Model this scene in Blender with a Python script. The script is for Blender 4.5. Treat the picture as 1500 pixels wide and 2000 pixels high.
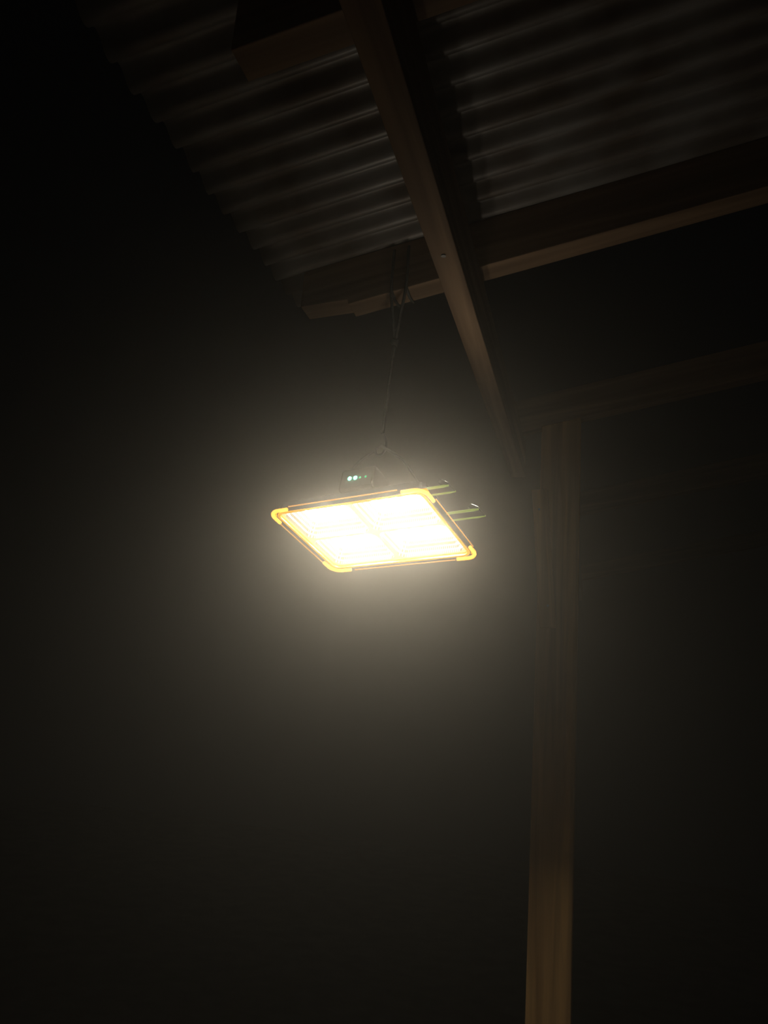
import bpy, bmesh, math, random
from mathutils import Vector, Matrix

random.seed(7)
S = bpy.context.scene
COL = S.collection
for o in list(bpy.data.objects):
    bpy.data.objects.remove(o)

# ------------------------------------------------------------------ camera
# world: X across the roof (up the slope), Y along the eave beam away from the viewer, Z up
CAM_Z = 1.65
WX = Vector((0.96370196, 0.01050547, -0.26677362))   # world axes in (right, down, forward) of the camera
WY = Vector((0.25664029, 0.23894199, 0.93650546))
WZ = Vector((0.07358185, -0.97097701, 0.22757274))
right = Vector((WX[0], WY[0], WZ[0])); down = Vector((WX[1], WY[1], WZ[1])); fwd = Vector((WX[2], WY[2], WZ[2]))
cam_d = bpy.data.cameras.new('camera')
cam = bpy.data.objects.new('camera', cam_d); COL.objects.link(cam)
m = Matrix.Identity(4)
for i in range(3):
    m[i][0] = right[i]; m[i][1] = -down[i]; m[i][2] = -fwd[i]
m[2][3] = CAM_Z
cam.matrix_world = m
cam_d.sensor_fit = 'HORIZONTAL'; cam_d.sensor_width = 36.0; cam_d.lens = 36.0
cam_d.clip_start = 0.01
S.camera = cam

# ------------------------------------------------------------------ world (night) and exposure
w = bpy.data.worlds.new('night'); S.world = w; w.use_nodes = True
bg = w.node_tree.nodes['Background']
bg.inputs[0].default_value = (0.8, 0.85, 1.0, 1); bg.inputs[1].default_value = 0.0004
S.view_settings.view_transform = 'Standard'; S.view_settings.look = 'None'
S.view_settings.exposure = 0.0; S.view_settings.gamma = 1.0
S.view_settings.use_curve_mapping = False

S.cycles.max_bounces = 4; S.cycles.volume_bounces = 0

LAMP = 84.0          # radiance of the LED trays
ROOF_FILL = 215.0         # two added light sources that brighten the roof ribs
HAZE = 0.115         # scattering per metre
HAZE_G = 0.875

# ------------------------------------------------------------------ helpers
def V(*a): return Vector(a)

def tag(o, label=None, cat=None, group=None, kind=None):
    if label: o['label'] = label
    if cat: o['category'] = cat
    if group: o['group'] = group
    if kind: o['kind'] = kind
    return o

def link(name, mesh, mat=None, parent=None, mw=None):
    o = bpy.data.objects.new(name, mesh); COL.objects.link(o)
    if mat: mesh.materials.append(mat)
    if parent: o.parent = parent
    if mw is not None: o.matrix_local = mw
    return o

def bm_obj(name, bm, mat=None, parent=None, mw=None, smooth=False):
    bmesh.ops.recalc_face_normals(bm, faces=bm.faces[:])
    if smooth:
        for f in bm.faces: f.smooth = True
    me = bpy.data.meshes.new(name); bm.to_mesh(me); bm.free()
    return link(name, me, mat, parent, mw)

def prism_bm(poly, axis_len, bevel=0.0):
    """poly in (x, z), extruded along y from 0 to axis_len."""
    bm = bmesh.new()
    a = [bm.verts.new((x, 0, z)) for x, z in poly]
    b = [bm.verts.new((x, axis_len, z)) for x, z in poly]
    n = len(poly)
    bm.faces.new(a); bm.faces.new(b[::-1])
    for i in range(n):
        bm.faces.new((a[i], b[i], b[(i+1) % n], a[(i+1) % n]))
    bmesh.ops.recalc_face_normals(bm, faces=bm.faces[:])
    if bevel:
        bmesh.ops.bevel(bm, geom=bm.edges[:], offset=bevel, segments=2, affect='EDGES', profile=0.5)
    return bm

def box_bm(x0, x1, y0, y1, z0, z1, bevel=0.0):
    bm = prism_bm([(x0, z0), (x1, z0), (x1, z1), (x0, z1)], y1-y0, bevel)
    bmesh.ops.translate(bm, verts=bm.verts[:], vec=(0, y0, 0))
    return bm

def tube_bm(pts, r, seg=10, closed=False, bm=None):
    """round tube through the points; r is a number or one per point."""
    bm = bm or bmesh.new()
    pts = [Vector(p) for p in pts]; n = len(pts)
    rs = r if isinstance(r, (list, tuple)) else [r]*n
    tang = []
    for i in range(n):
        if closed: t = pts[(i+1) % n]-pts[i-1]
        else: t = pts[min(i+1, n-1)]-pts[max(i-1, 0)]
        tang.append(t.normalized())
    ref = Vector((0, 0, 1)) if abs(tang[0].z) < .9 else Vector((1, 0, 0))
    u = tang[0].cross(ref).normalized(); rings = []
    for i in range(n):
        u = (u-tang[i]*u.dot(tang[i])).normalized(); v = tang[i].cross(u)
        rings.append([bm.verts.new(pts[i]+(u*math.cos(2*math.pi*k/seg)+v*math.sin(2*math.pi*k/seg))*rs[i]) for k in range(seg)])
    for i in range(n if closed else n-1):
        A, B = rings[i], rings[(i+1) % n]
        for k in range(seg):
            bm.faces.new((A[k], A[(k+1) % seg], B[(k+1) % seg], B[k]))
    if not closed:
        bm.faces.new(rings[0][::-1]); bm.faces.new(rings[-1])
    return bm

def smooth_path(pts, k=8):
    pts = [Vector(p) for p in pts]; out = []
    P = [pts[0]*2-pts[1]]+pts+[pts[-1]*2-pts[-2]]
    for i in range(1, len(P)-2):
        p0, p1, p2, p3 = P[i-1], P[i], P[i+1], P[i+2]
        for j in range(k):
            t = j/k
            out.append(0.5*((2*p1)+(p2-p0)*t+(2*p0-5*p1+4*p2-p3)*t*t+(3*p1-p0-3*p2+p3)*t*t*t))
    out.append(pts[-1]); return out

def rrect(hx, hy, r, cx=0, cy=0, k=6):
    out = []
    for sx, sy, a0 in ((1, 1, 0), (-1, 1, 90), (-1, -1, 180), (1, -1, 270)):
        for i in range(k+1):
            a = math.radians(a0+90*i/k)
            out.append((cx+sx*(hx-r)+r*math.cos(a), cy+sy*(hy-r)+r*math.sin(a)))
    return out

# ------------------------------------------------------------------ materials
def mat(name):
    M = bpy.data.materials.new(name); M.use_nodes = True
    nt = M.node_tree; nt.nodes.clear()
    out = nt.nodes.new('ShaderNodeOutputMaterial')
    return M, nt, out

def N(nt, typ, **kw):
    n = nt.nodes.new(typ)
    for k, v in kw.items():
        if hasattr(n, k): setattr(n, k, v)
    return n

def ramp(nt, stops):
    r = nt.nodes.new('ShaderNodeValToRGB')
    e = r.color_ramp.elements
    e[0].position, e[0].color = stops[0][0], (*stops[0][1], 1)
    e[1].position, e[1].color = stops[-1][0], (*stops[-1][1], 1)
    for p, c in stops[1:-1]:
        x = e.new(p); x.color = (*c, 1)
    return r

def wood_mat(name, dark, light, axis=0, seed=0.0, rough=0.75):
    """sawn softwood, the grain runs along the object's local axis."""
    M, nt, out = mat(name)
    tc = N(nt, 'ShaderNodeTexCoord'); mp = N(nt, 'ShaderNodeMapping')
    sc = [38, 38, 38]; sc[axis] = 1.6
    mp.inputs['Scale'].default_value = sc; mp.inputs['Location'].default_value = (seed, seed*1.7, seed*.6)
    nt.links.new(tc.outputs['Object'], mp.inputs['Vector'])
    n1 = N(nt, 'ShaderNodeTexNoise'); n1.inputs['Scale'].default_value = 1.0; n1.inputs['Detail'].default_value = 5; n1.inputs['Distortion'].default_value = .6
    nt.links.new(mp.outputs[0], n1.inputs['Vector'])
    mp2 = N(nt, 'ShaderNodeMapping'); s2 = [9, 9, 9]; s2[axis] = 2.2
    mp2.inputs['Scale'].default_value = s2; mp2.inputs['Location'].default_value = (seed*3, seed, 0)
    nt.links.new(tc.outputs['Object'], mp2.inputs['Vector'])
    n2 = N(nt, 'ShaderNodeTexNoise'); n2.inputs['Scale'].default_value = 1.0; n2.inputs['Detail'].default_value = 3
    nt.links.new(mp2.outputs[0], n2.inputs['Vector'])
    r1 = ramp(nt, [(0.30, dark), (0.5, tuple((a+b)/2 for a, b in zip(dark, light))), (0.68, light)])
    nt.links.new(n1.outputs['Fac'], r1.inputs[0])
    r2 = ramp(nt, [(0.32, (.72, .68, .64)), (0.62, (1, 1, 1))])
    nt.links.new(n2.outputs['Fac'], r2.inputs[0])
    mx = N(nt, 'ShaderNodeMix', data_type='RGBA', blend_type='MULTIPLY'); mx.inputs[0].default_value = 1
    nt.links.new(r1.outputs[0], mx.inputs[6]); nt.links.new(r2.outputs[0], mx.inputs[7])
    b = N(nt, 'ShaderNodeBsdfPrincipled'); b.inputs['Roughness'].default_value = rough
    nt.links.new(mx.outputs[2], b.inputs['Base Color'])
    bp = N(nt, 'ShaderNodeBump'); bp.inputs['Strength'].default_value = .35; bp.inputs['Distance'].default_value = .002
    nt.links.new(n1.outputs['Fac'], bp.inputs['Height']); nt.links.new(bp.outputs[0], b.inputs['Normal'])
    nt.links.new(b.outputs[0], out.inputs['Surface'])
    return M

def plain_mat(name, col, rough=.5, metal=0.0, noise=None, scale=30):
    M, nt, out = mat(name)
    b = N(nt, 'ShaderNodeBsdfPrincipled'); b.inputs['Roughness'].default_value = rough; b.inputs['Metallic'].default_value = metal
    tc = N(nt, 'ShaderNodeTexCoord'); n1 = N(nt, 'ShaderNodeTexNoise'); n1.inputs['Scale'].default_value = scale; n1.inputs['Detail'].default_value = 4
    nt.links.new(tc.outputs['Object'], n1.inputs['Vector'])
    r = ramp(nt, [(.35, noise or tuple(c*.85 for c in col)), (.65, col)])
    nt.links.new(n1.outputs['Fac'], r.inputs[0]); nt.links.new(r.outputs[0], b.inputs['Base Color'])
    nt.links.new(b.outputs[0], out.inputs['Surface'])
    return M

def glow_mat(name, col, strength, base=None, sample=False):
    """plastic or LED that gives off light."""
    M, nt, out = mat(name)
    b = N(nt, 'ShaderNodeBsdfPrincipled'); b.inputs['Base Color'].default_value = (*(base or col), 1); b.inputs['Roughness'].default_value = .4
    if not sample: M.cycles.emission_sampling = 'NONE'      # too faint to light anything else
    b.inputs['Emission Color'].default_value = (*col, 1); b.inputs['Emission Strength'].default_value = strength
    nt.links.new(b.outputs[0], out.inputs['Surface'])
    return M

M_BEAM = wood_mat('beam_pine', (.17, .10, .055), (.40, .26, .15), axis=1, seed=1.3)
M_RAFT = wood_mat('rafter_pine', (.19, .115, .065), (.44, .29, .17), axis=0, seed=4.1)
M_POST = wood_mat('post_pine', (.40, .22, .075), (.78, .47, .17), axis=2, seed=2.2)
M_SHEET = plain_mat('galvanised_sheet', (.38, .36, .33), .46, .25, (.22, .18, .145), 9)
M_SOIL = plain_mat('bare_earth', (.40, .34, .27), .95, 0, (.27, .22, .17), 6)
M_SHELL = plain_mat('charcoal_plastic', (.035, .035, .035), .5)
M_BOX = plain_mat('beige_plastic', (.42, .38, .32), .5)
M_CORD = plain_mat('grey_cord', (.10, .095, .085), .9, 0, (.05, .05, .045), 300)
M_STEEL = plain_mat('zinc_steel', (.45, .44, .42), .38, .9)
M_LED = glow_mat('led_white', (1.0, .93, .80), LAMP, sample=True)
M_ROOF_FILL = glow_mat('roof_fill_white', (1.0, .90, .74), ROOF_FILL, sample=True)  # made-up fill for the sheet beyond the beam
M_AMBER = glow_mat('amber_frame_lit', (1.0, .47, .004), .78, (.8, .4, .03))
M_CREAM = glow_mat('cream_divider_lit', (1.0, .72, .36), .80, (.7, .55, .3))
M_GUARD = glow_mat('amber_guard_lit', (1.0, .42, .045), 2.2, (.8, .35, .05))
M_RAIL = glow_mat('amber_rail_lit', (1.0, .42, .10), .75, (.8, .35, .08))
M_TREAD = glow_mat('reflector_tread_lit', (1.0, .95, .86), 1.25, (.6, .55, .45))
M_ARM = glow_mat('green_streak_glow', (.42, .55, .11), .42, (.4, .5, .1))  # green streak put into the edge's own glow colour
M_GREEN = glow_mat('green_led_lit', (.22, 1.0, .66), 4.0, (.1, .6, .3))
M_GREEN_DIM = glow_mat('green_led_dim', (.10, .9, .36), .8, (.1, .5, .25))
M_ARMBODY = plain_mat('olive_plastic', (.11, .12, .07), .45)

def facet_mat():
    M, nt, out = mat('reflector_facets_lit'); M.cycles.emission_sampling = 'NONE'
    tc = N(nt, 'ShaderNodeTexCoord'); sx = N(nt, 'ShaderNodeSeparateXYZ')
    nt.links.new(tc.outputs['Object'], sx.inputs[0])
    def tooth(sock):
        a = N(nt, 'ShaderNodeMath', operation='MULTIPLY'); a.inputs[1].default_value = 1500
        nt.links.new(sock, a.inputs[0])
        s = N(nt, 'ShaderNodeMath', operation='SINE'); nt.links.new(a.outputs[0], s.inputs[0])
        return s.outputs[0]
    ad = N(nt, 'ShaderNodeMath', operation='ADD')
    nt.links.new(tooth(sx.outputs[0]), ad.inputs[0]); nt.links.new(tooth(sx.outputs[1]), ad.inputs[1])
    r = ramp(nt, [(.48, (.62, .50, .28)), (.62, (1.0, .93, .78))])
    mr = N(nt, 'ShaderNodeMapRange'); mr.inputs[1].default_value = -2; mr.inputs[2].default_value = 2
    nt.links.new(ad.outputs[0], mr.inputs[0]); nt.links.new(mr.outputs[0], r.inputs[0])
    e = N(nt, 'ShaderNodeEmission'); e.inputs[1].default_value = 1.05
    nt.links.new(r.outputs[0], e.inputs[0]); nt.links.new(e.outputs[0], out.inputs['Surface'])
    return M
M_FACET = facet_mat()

# ------------------------------------------------------------------ ground
def P(x, y, z): return Vector((x, y, z+CAM_Z))      # heights below are measured from the eye

bm = bmesh.new(); NG = 40
gv = [[bm.verts.new((-7+14*i/NG, -5+14*j/NG, random.uniform(-.012, .012))) for j in range(NG+1)] for i in range(NG+1)]
for i in range(NG):
    for j in range(NG):
        bm.faces.new((gv[i][j], gv[i+1][j], gv[i+1][j+1], gv[i][j+1]))
tag(bm_obj('floor', bm, M_SOIL, smooth=True), kind='structure')

# ------------------------------------------------------------------ timber frame
SL = 0.231; AL = math.atan(SL); CA, SA = math.cos(AL), math.sin(AL)
def under(x): return 0.8255+SL*x                    # underside of the rafters
RD = 0.0965                                         # rafter depth

def slope_matrix(y):
    return Matrix.Translation(P(0, y, 0.8255)) @ Matrix.Rotation(-AL, 4, 'Y')

def to_loc(x, z):                                   # (x, z) of the cross-section into the sloped frame
    dz = z-0.8255
    return (x*CA+dz*SA, -x*SA+dz*CA)

def nail_head(parent, x, y, z, axis='Z', r=.0035):
    bm = bmesh.new()
    bmesh.ops.create_cone(bm, cap_ends=True, segments=10, radius1=r, radius2=r*.8, depth=.002)
    rot = Matrix.Identity(4) if axis == 'Z' else Matrix.Rotation(math.pi/2, 4, 'X')
    return bm_obj('nail_head', bm, M_STEEL, parent, Matrix.Translation((x, y, z)) @ rot)

def rafter(y0, thick, tail, top_x, label, depth=RD):
    poly = [to_loc(*p) for p in tail]+[(top_x, 0), (top_x, depth)]
    tl = poly[0]
    first = (tl[0], depth) if len(tail) == 1 else None
    # close along the upper edge above the tail's end
    end = to_loc(tail[0][0], tail[0][1])
    poly.append((to_loc(tail[0][0], under(tail[0][0])+depth/CA)[0], depth))
    o = bm_obj('rafter', prism_bm(poly, thick, .0015), M_RAFT, None, slope_matrix(y0))
    tag(o, label, 'rafter', 'roof rafters')
    return o

# the tail beside the lamp's cord is cut level at its end
r2 = rafter(1.268, .052, [(-.562, .7185), (-.466, .7275), (-.464, under(-.464))], 1.6,
            'pine rafter at the roof edge with the lamp rope looped around it')
r1 = rafter(.677, .050, [(-.425, under(-.425))], 1.6,
            'pine rafter under the corrugated sheet, highest and nearest of the rafters')
r3 = rafter(2.162, .050, [(-.262, under(-.262))], 1.6,
            'bare pine rafter resting on top of the post')
r4 = rafter(3.32, .050, [(-.16, under(-.16))], 2.0,
            'bare pine rafter next behind the post, without any sheet on it')
r5 = rafter(5.12, .050, [(-.16, under(-.16))], 2.6,
            'farthest bare rafter behind the post, faint in the dark')

# main beam on edge, under the rafters
BX0, BX1, BZ0, BZ1 = -.252, -.210, .662, .7668
bm = box_bm(0, BX1-BX0, 0, 2.86, 0, BZ1-BZ0, .0015)
beam = bm_obj('crossbeam', bm, M_BEAM, None, Matrix.Translation(P(BX0, -.6, BZ0)))
tag(beam, 'long pine beam on edge crossing under the corrugated roof', 'beam')
nail_head(beam, .020, 1.64, -.0008, r=.004)
nail_head(beam, .026, .96, -.0008)

# beam carrying the far rafters, behind the post
bm = box_bm(0, .04, 0, 3.06, 0, .10, .0015)
bb = bm_obj('crossbeam', bm, M_BEAM, None, Matrix.Translation(P(-.125, 2.272, .695)))
tag(bb, 'pine beam running back from the post under the far bare rafters', 'beam')

# post
PX0, PX1, PY0, PY1 = -.157, -.047, 2.160, 2.209
bm = box_bm(PX0+.102, PX1+.102, -.055, .055, 0, CAM_Z+under(PX0)-.001, .003)
zt = CAM_Z+under(PX0)-.001
for v in bm.verts:
    if v.co.z > zt-.1: v.co.z += SL*(v.co.x-(PX0+.102))
post = bm_obj('post', bm, M_POST, None, Matrix.Translation((-.102, 2.215, 0)))
tag(post, 'square pine post holding up a bare rafter, its lower end lit by the lamp', 'post')

# offcut nailed on the post's front
a, b = P(-.156, 2.142, .5876), P(-.124, 2.142, .202)
d = (a-b); L = d.length
bm = box_bm(-.021, .021, -.016, .016, 0, L, .0015)
rot = Matrix.Rotation(math.atan2(d.x, d.z), 4, 'Y')
oc = bm_obj('offcut_board', bm, M_POST, None, Matrix.Translation(b) @ rot)
tag(oc, 'short narrow offcut board nailed slightly askew to the front of the post', 'board')
nail_head(oc, .004, -.0165, L*.15, 'Y'); nail_head(oc, -.004, -.0165, L*.85, 'Y')

# ------------------------------------------------------------------ corrugated sheet
PITCH, AMP = .0556, .023
def corr(y):
    t = ((y-.822)/PITCH) % 1.0                      # a crown-down rib at t = 0
    c = math.cos(2*math.pi*t)
    return -math.copysign(abs(c)**.75, c)
NY = int((1.385+.35)/PITCH*14); NX = 40
bm = bmesh.new(); rows = []
ex0 = -.600/CA
for i in range(NX+1):
    x = ex0+(1.62-ex0)*i/NX
    row = []
    for j in range(NY+1):
        y = -.35+(1.385+.35)*j/NY
        z = RD+.001+AMP/2*(1+corr(y))+.0008*math.sin(x*7+y*3)*(1 if i else 1)
        xx = x+(.004*math.sin(y*5.3)+.002*math.sin(y*23) if i == 0 else 0)
        row.append(bm.verts.new((xx, y, max(z, RD+.0004))))
    rows.append(row)
for i in range(NX):
    for j in range(NY):
        bm.faces.new((rows[i][j], rows[i+1][j], rows[i+1][j+1], rows[i][j+1]))
sheet = bm_obj('roofing_sheet', bm, M_SHEET, None, slope_matrix(0), smooth=True)
md = sheet.modifiers.new('thickness', 'SOLIDIFY'); md.thickness = .0009; md.offset = 1
tag(sheet, 'corrugated metal roofing sheet lying across the rafters', 'roof sheet')

# ------------------------------------------------------------------ the lamp
LA = Vector((0.96367286, -0.25759579, 0.07056219)); LB = Vector((0.26662334, 0.91229173, -0.31086299)); LN = Vector((0.0157037, 0.31838375, 0.94783183))
LC = P(-0.39029542, 1.31365153, 0.27723356)
lm = Matrix.Identity(4)
for i in range(3):
    lm[i][0] = LA[i]; lm[i][1] = LB[i]; lm[i][2] = LN[i]; lm[i][3] = LC[i]
lamp = bpy.data.objects.new('hanging_lamp', None); COL.objects.link(lamp); lamp.matrix_world = lm
lamp.empty_display_size = .1
tag(lamp, 'glowing square-panelled LED work lamp hanging from a rope', 'lamp')
HX, HY = .150, .107

def plate(name, loops, z0, z1, material, parent):
    """flat plate: first loop outside, the others holes."""
    cu = bpy.data.curves.new(name, 'CURVE'); cu.dimensions = '2D'; cu.fill_mode = 'BOTH'
    cu.extrude = (z1-z0)/2
    for lp in loops:
        sp = cu.splines.new('POLY'); sp.points.add(len(lp)-1); sp.use_cyclic_u = True
        for p, (x, y) in zip(sp.points, lp): p.co = (x, y, 0, 1)
    tmp = bpy.data.objects.new(name, cu); COL.objects.link(tmp)
    dg = bpy.context.evaluated_depsgraph_get()
    me = bpy.data.meshes.new_from_object(tmp.evaluated_get(dg)); me.name = name
    bpy.data.objects.remove(tmp)
    me.transform(Matrix.Translation((0, 0, (z0+z1)/2)))
    me.materials.clear()
    return link(name, me, material, parent)

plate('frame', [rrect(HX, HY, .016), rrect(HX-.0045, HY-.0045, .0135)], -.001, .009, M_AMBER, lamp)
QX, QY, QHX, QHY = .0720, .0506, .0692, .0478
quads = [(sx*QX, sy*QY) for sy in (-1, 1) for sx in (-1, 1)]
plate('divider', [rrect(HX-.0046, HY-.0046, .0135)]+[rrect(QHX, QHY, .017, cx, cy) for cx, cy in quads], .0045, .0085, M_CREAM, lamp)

STEP_IN, STEP_UP, NST = .0052, .0060, 4
def tray_loops(i, z):
    return [(x, y, z) for x, y in rrect(QHX-.0006-i*STEP_IN, QHY-.0006-i*STEP_IN, max(.017-i*STEP_IN*.45, .004))]
panel_mesh = None; ring_meshes = []
def build_panel():
    bm = bmesh.new(); K = len(tray_loops(0, 0))
    def ring(l1, l2, tgt):
        a = [tgt.verts.new(p) for p in l1]; b = [tgt.verts.new(p) for p in l2]
        for k in range(K): tgt.faces.new((a[k], b[k], b[(k+1) % K], a[(k+1) % K]))
    rings = []
    for i in range(NST):
        z = .0045+(i+1)*STEP_UP
        rb = bmesh.new(); ring(tray_loops(i, z-STEP_UP), [(x*.9985, y*.9985, zz) for x, y, zz in tray_loops(i, z)], rb)
        nf = len(rb.faces); ring(tray_loops(i, z), tray_loops(i+1, z), rb)
        rb.faces.ensure_lookup_table()
        for f in rb.faces[nf:]: f.material_index = 1
        me = bpy.data.meshes.new('facet_ring'); rb.to_mesh(me); rb.free(); me.materials.append(M_FACET); me.materials.append(M_TREAD); rings.append(me)
    bm.faces.new([bm.verts.new(p) for p in tray_loops(NST, .0045+NST*STEP_UP)])
    for f in bm.faces:                               # light leaves the tray downwards
        f.normal_update()
        if f.normal.z > 0: f.normal_flip()
    me = bpy.data.meshes.new('light_panel'); bm.to_mesh(me); bm.free(); me.materials.append(M_LED)
    return me, rings
panel_mesh, ring_meshes = build_panel()
for cx, cy in quads:
    pn = link('light_panel', panel_mesh, None, lamp, Matrix.Translation((cx, cy, 0)))
    for rm in ring_meshes: link('facet_ring', rm, None, pn)

# corner guards and the thin rails between them
G = .0075
for sx in (-1, 1):
    for sy in (-1, 1):
        c = (sx*(HX+G-.020), sy*(HY+G-.020)); pts = [(sx*(HX-.034), sy*(HY+G), -.001)]
        for i in range(9):
            t = math.radians(90*i/8)
            pts.append((c[0]+sx*.020*math.sin(t), c[1]+sy*.020*math.cos(t), -.001))
        pts.append((sx*(HX+G), sy*(HY-.030), -.001))
        bm = tube_bm(pts, .0034, 8)
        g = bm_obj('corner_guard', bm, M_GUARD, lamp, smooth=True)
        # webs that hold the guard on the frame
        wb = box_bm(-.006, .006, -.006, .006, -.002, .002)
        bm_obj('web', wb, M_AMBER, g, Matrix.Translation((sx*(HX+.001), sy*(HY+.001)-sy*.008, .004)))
for sy in (-1, 1):
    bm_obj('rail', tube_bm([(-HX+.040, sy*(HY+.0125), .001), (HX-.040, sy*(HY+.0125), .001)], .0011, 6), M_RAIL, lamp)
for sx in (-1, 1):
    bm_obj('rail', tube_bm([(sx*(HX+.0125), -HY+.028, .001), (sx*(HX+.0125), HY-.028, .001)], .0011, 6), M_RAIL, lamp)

# back shell, tapered
bm = bmesh.new()
l0 = [bm.verts.new((x, y, .0005)) for x, y in rrect(HX+.0003, HY+.0003, .016)]
lo = [bm.verts.new((x, y, .0005)) for x, y in rrect(HX+.0018, HY+.0018, .017)]
mi = [bm.verts.new((x, y, .024)) for x, y in rrect(HX-.002, HY-.002, .016)]
hi = [bm.verts.new((x, y, .034)) for x, y in rrect(HX-.035, HY-.035, .014)]
K = len(lo)
for A, B in ((l0, lo), (lo, mi), (mi, hi)):
    for k in range(K): bm.faces.new((A[k], A[(k+1) % K], B[(k+1) % K], B[k]))
bm.faces.new(hi)
bm_obj('back_shell', bm, M_SHELL, lamp)

# battery box with its row of charge lights
bx = bm_obj('battery_box', box_bm(-.026, .044, -.100, -.045, .0345, .078, .004), M_BOX, lamp)
for i, (x, z) in enumerate([(-.0052, .0566), (.0066, .0562), (.0165, .0555), (.0280, .0553)]):
    bm = bmesh.new(); r = .0040 if i < 2 else .0020
    bmesh.ops.create_uvsphere(bm, u_segments=12, v_segments=8, radius=r)
    bmesh.ops.scale(bm, vec=(1, .6, 1), verts=bm.verts[:])
    bm_obj('charge_light', bm, M_GREEN if i < 2 else M_GREEN_DIM, bx, Matrix.Translation((x, -.1005, z)), smooth=True)

# two arms behind the right edge, shaped after green streaks, with self-glowing edges
for y0, y1, xe0, xe1 in ((-.0925, -.0740, .190, .194), (-.0140, .0080, .210, .213)):
    bm = bmesh.new()
    q = [(.1495, y0), (xe0, y0), (xe1, y1), (.1495, y1)]
    lo = [bm.verts.new((x, y, .0145)) for x, y in q]; hi = [bm.verts.new((x, y, .0165)) for x, y in q]
    bm.faces.new(lo); bm.faces.new(hi)
    for k in range(4): bm.faces.new((lo[k], lo[(k+1) % 4], hi[(k+1) % 4], hi[k]))
    arm = bm_obj('streak_arm', bm, M_ARMBODY, lamp)
    for (ya, xe) in ((y0, xe0), (y1, xe1)):
        bm_obj('streak_edge', tube_bm([(.1505, ya, .0150), (xe-.010, ya, .0150), (xe, ya, .0150)], [.0024, .0024, .0014], 8), M_ARM, arm, smooth=True)

    # added fill light on the arm's end, aimed up to stripe the roof
    yc = (y0+y1)/2
    sp = bm_obj('added_fill', box_bm(-.009, .009, -.007, .007, -.004, .004, .001), M_SHELL, lamp, Matrix.Translation((xe0-.013, yc, .0245)) @ Matrix.Rotation(math.radians(30), 4, 'Y'))
    bm = bmesh.new(); bm.faces.new([bm.verts.new(p) for p in ((-.007, -.0055, .0042), (.007, -.0055, .0042), (.007, .0055, .0042), (-.007, .0055, .0042))])
    bm_obj('added_fill_face', bm, M_ROOF_FILL, sp)

# wire handle and hook, straight above the lamp's middle
zl = Vector((LA.z, LB.z, LN.z))                      # the plumb line in the lamp's own frame
hk = zl*.165
bm = tube_bm(smooth_path([(-.085, .0, .030), (-.078, -.02, .075), (-.045, -.045, .125), (hk.x-.012, hk.y, hk.z-.004), (hk.x, hk.y, hk.z+.004), (hk.x+.012, hk.y, hk.z-.004),
                          (.066, -.045, .118), (.096, -.02, .07), (.100, .0, .030)], 8), .0027, 8)
bm_obj('handle', bm, M_STEEL, lamp, smooth=True)

# ------------------------------------------------------------------ the cord
ox, oy = LC.x, LC.y
hz = LC.z+.165                                       # handle's top
cord = bpy.data.objects.new('hanging_rope', None); COL.objects.link(cord); cord.location = (ox, oy, hz)
tag(cord, 'thin grey rope looped round the rafter, holding up the lamp', 'rope')
kz = .655+CAM_Z
def cp(x, y, z): return (x-ox, y-oy, z-hz)
hook = [cp(ox-.010, oy, hz-.004), cp(ox-.007, oy, hz-.013), cp(ox+.004, oy, hz-.012), cp(ox+.010, oy, hz), cp(ox+.009, oy, hz+.016), cp(ox+.002, oy, hz+.030)]
bm_obj('hook', tube_bm(smooth_path(hook, 6), .0026, 8), M_STEEL, cord, smooth=True)
bm_obj('strand', tube_bm(smooth_path([cp(ox+.002, oy, hz+.028), cp(ox+.004, oy+.001, hz+.09), cp(ox+.012, oy, kz)], 8), .0032, 8), M_CORD, cord, smooth=True)
bm = bmesh.new(); bmesh.ops.create_icosphere(bm, subdivisions=2, radius=.0085)
for v in bm.verts: v.co *= 1+.18*math.sin(v.co.z*900+v.co.x*500)
bm_obj('knot', bm, M_CORD, cord, Matrix.Translation(cp(ox+.012, oy, kz)), smooth=True)
YA, YB = 1.268-.005, 1.320+.005
for k, x in enumerate((ox+.012, ox+.040)):
    zu = under(x)+CAM_Z-.004; zt = under(x)+CAM_Z+.085
    loop = [cp(ox+.012, oy, kz), cp((x+ox+.012)/2, (oy+YA)/2, (kz+zu)/2), cp(x, YA, zu+.006), cp(x, YA, zt)]
    bm_obj('loop', tube_bm(smooth_path(loop, 6), .0030, 8), M_CORD, cord, smooth=True)
    loop = [cp(x, YA, zu+.004), cp(x, (YA+YB)/2, zu-.001), cp(x, YB, zu+.004), cp(x, YB, zt)]
    bm_obj('loop', tube_bm(loop, .0030, 8), M_CORD, cord, smooth=True)

# ------------------------------------------------------------------ haze added as lens glare round the lamp
M, nt, out = mat('thin_glare_haze')
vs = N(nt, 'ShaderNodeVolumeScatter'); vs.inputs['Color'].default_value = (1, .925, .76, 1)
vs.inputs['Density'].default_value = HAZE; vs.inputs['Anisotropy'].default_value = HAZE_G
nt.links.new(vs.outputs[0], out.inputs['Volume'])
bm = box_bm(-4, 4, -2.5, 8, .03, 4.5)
hz_o = bm_obj('glare_haze', bm, M)
tag(hz_o, 'thin added haze standing in for lens glare around the lamp', 'haze', kind='stuff')
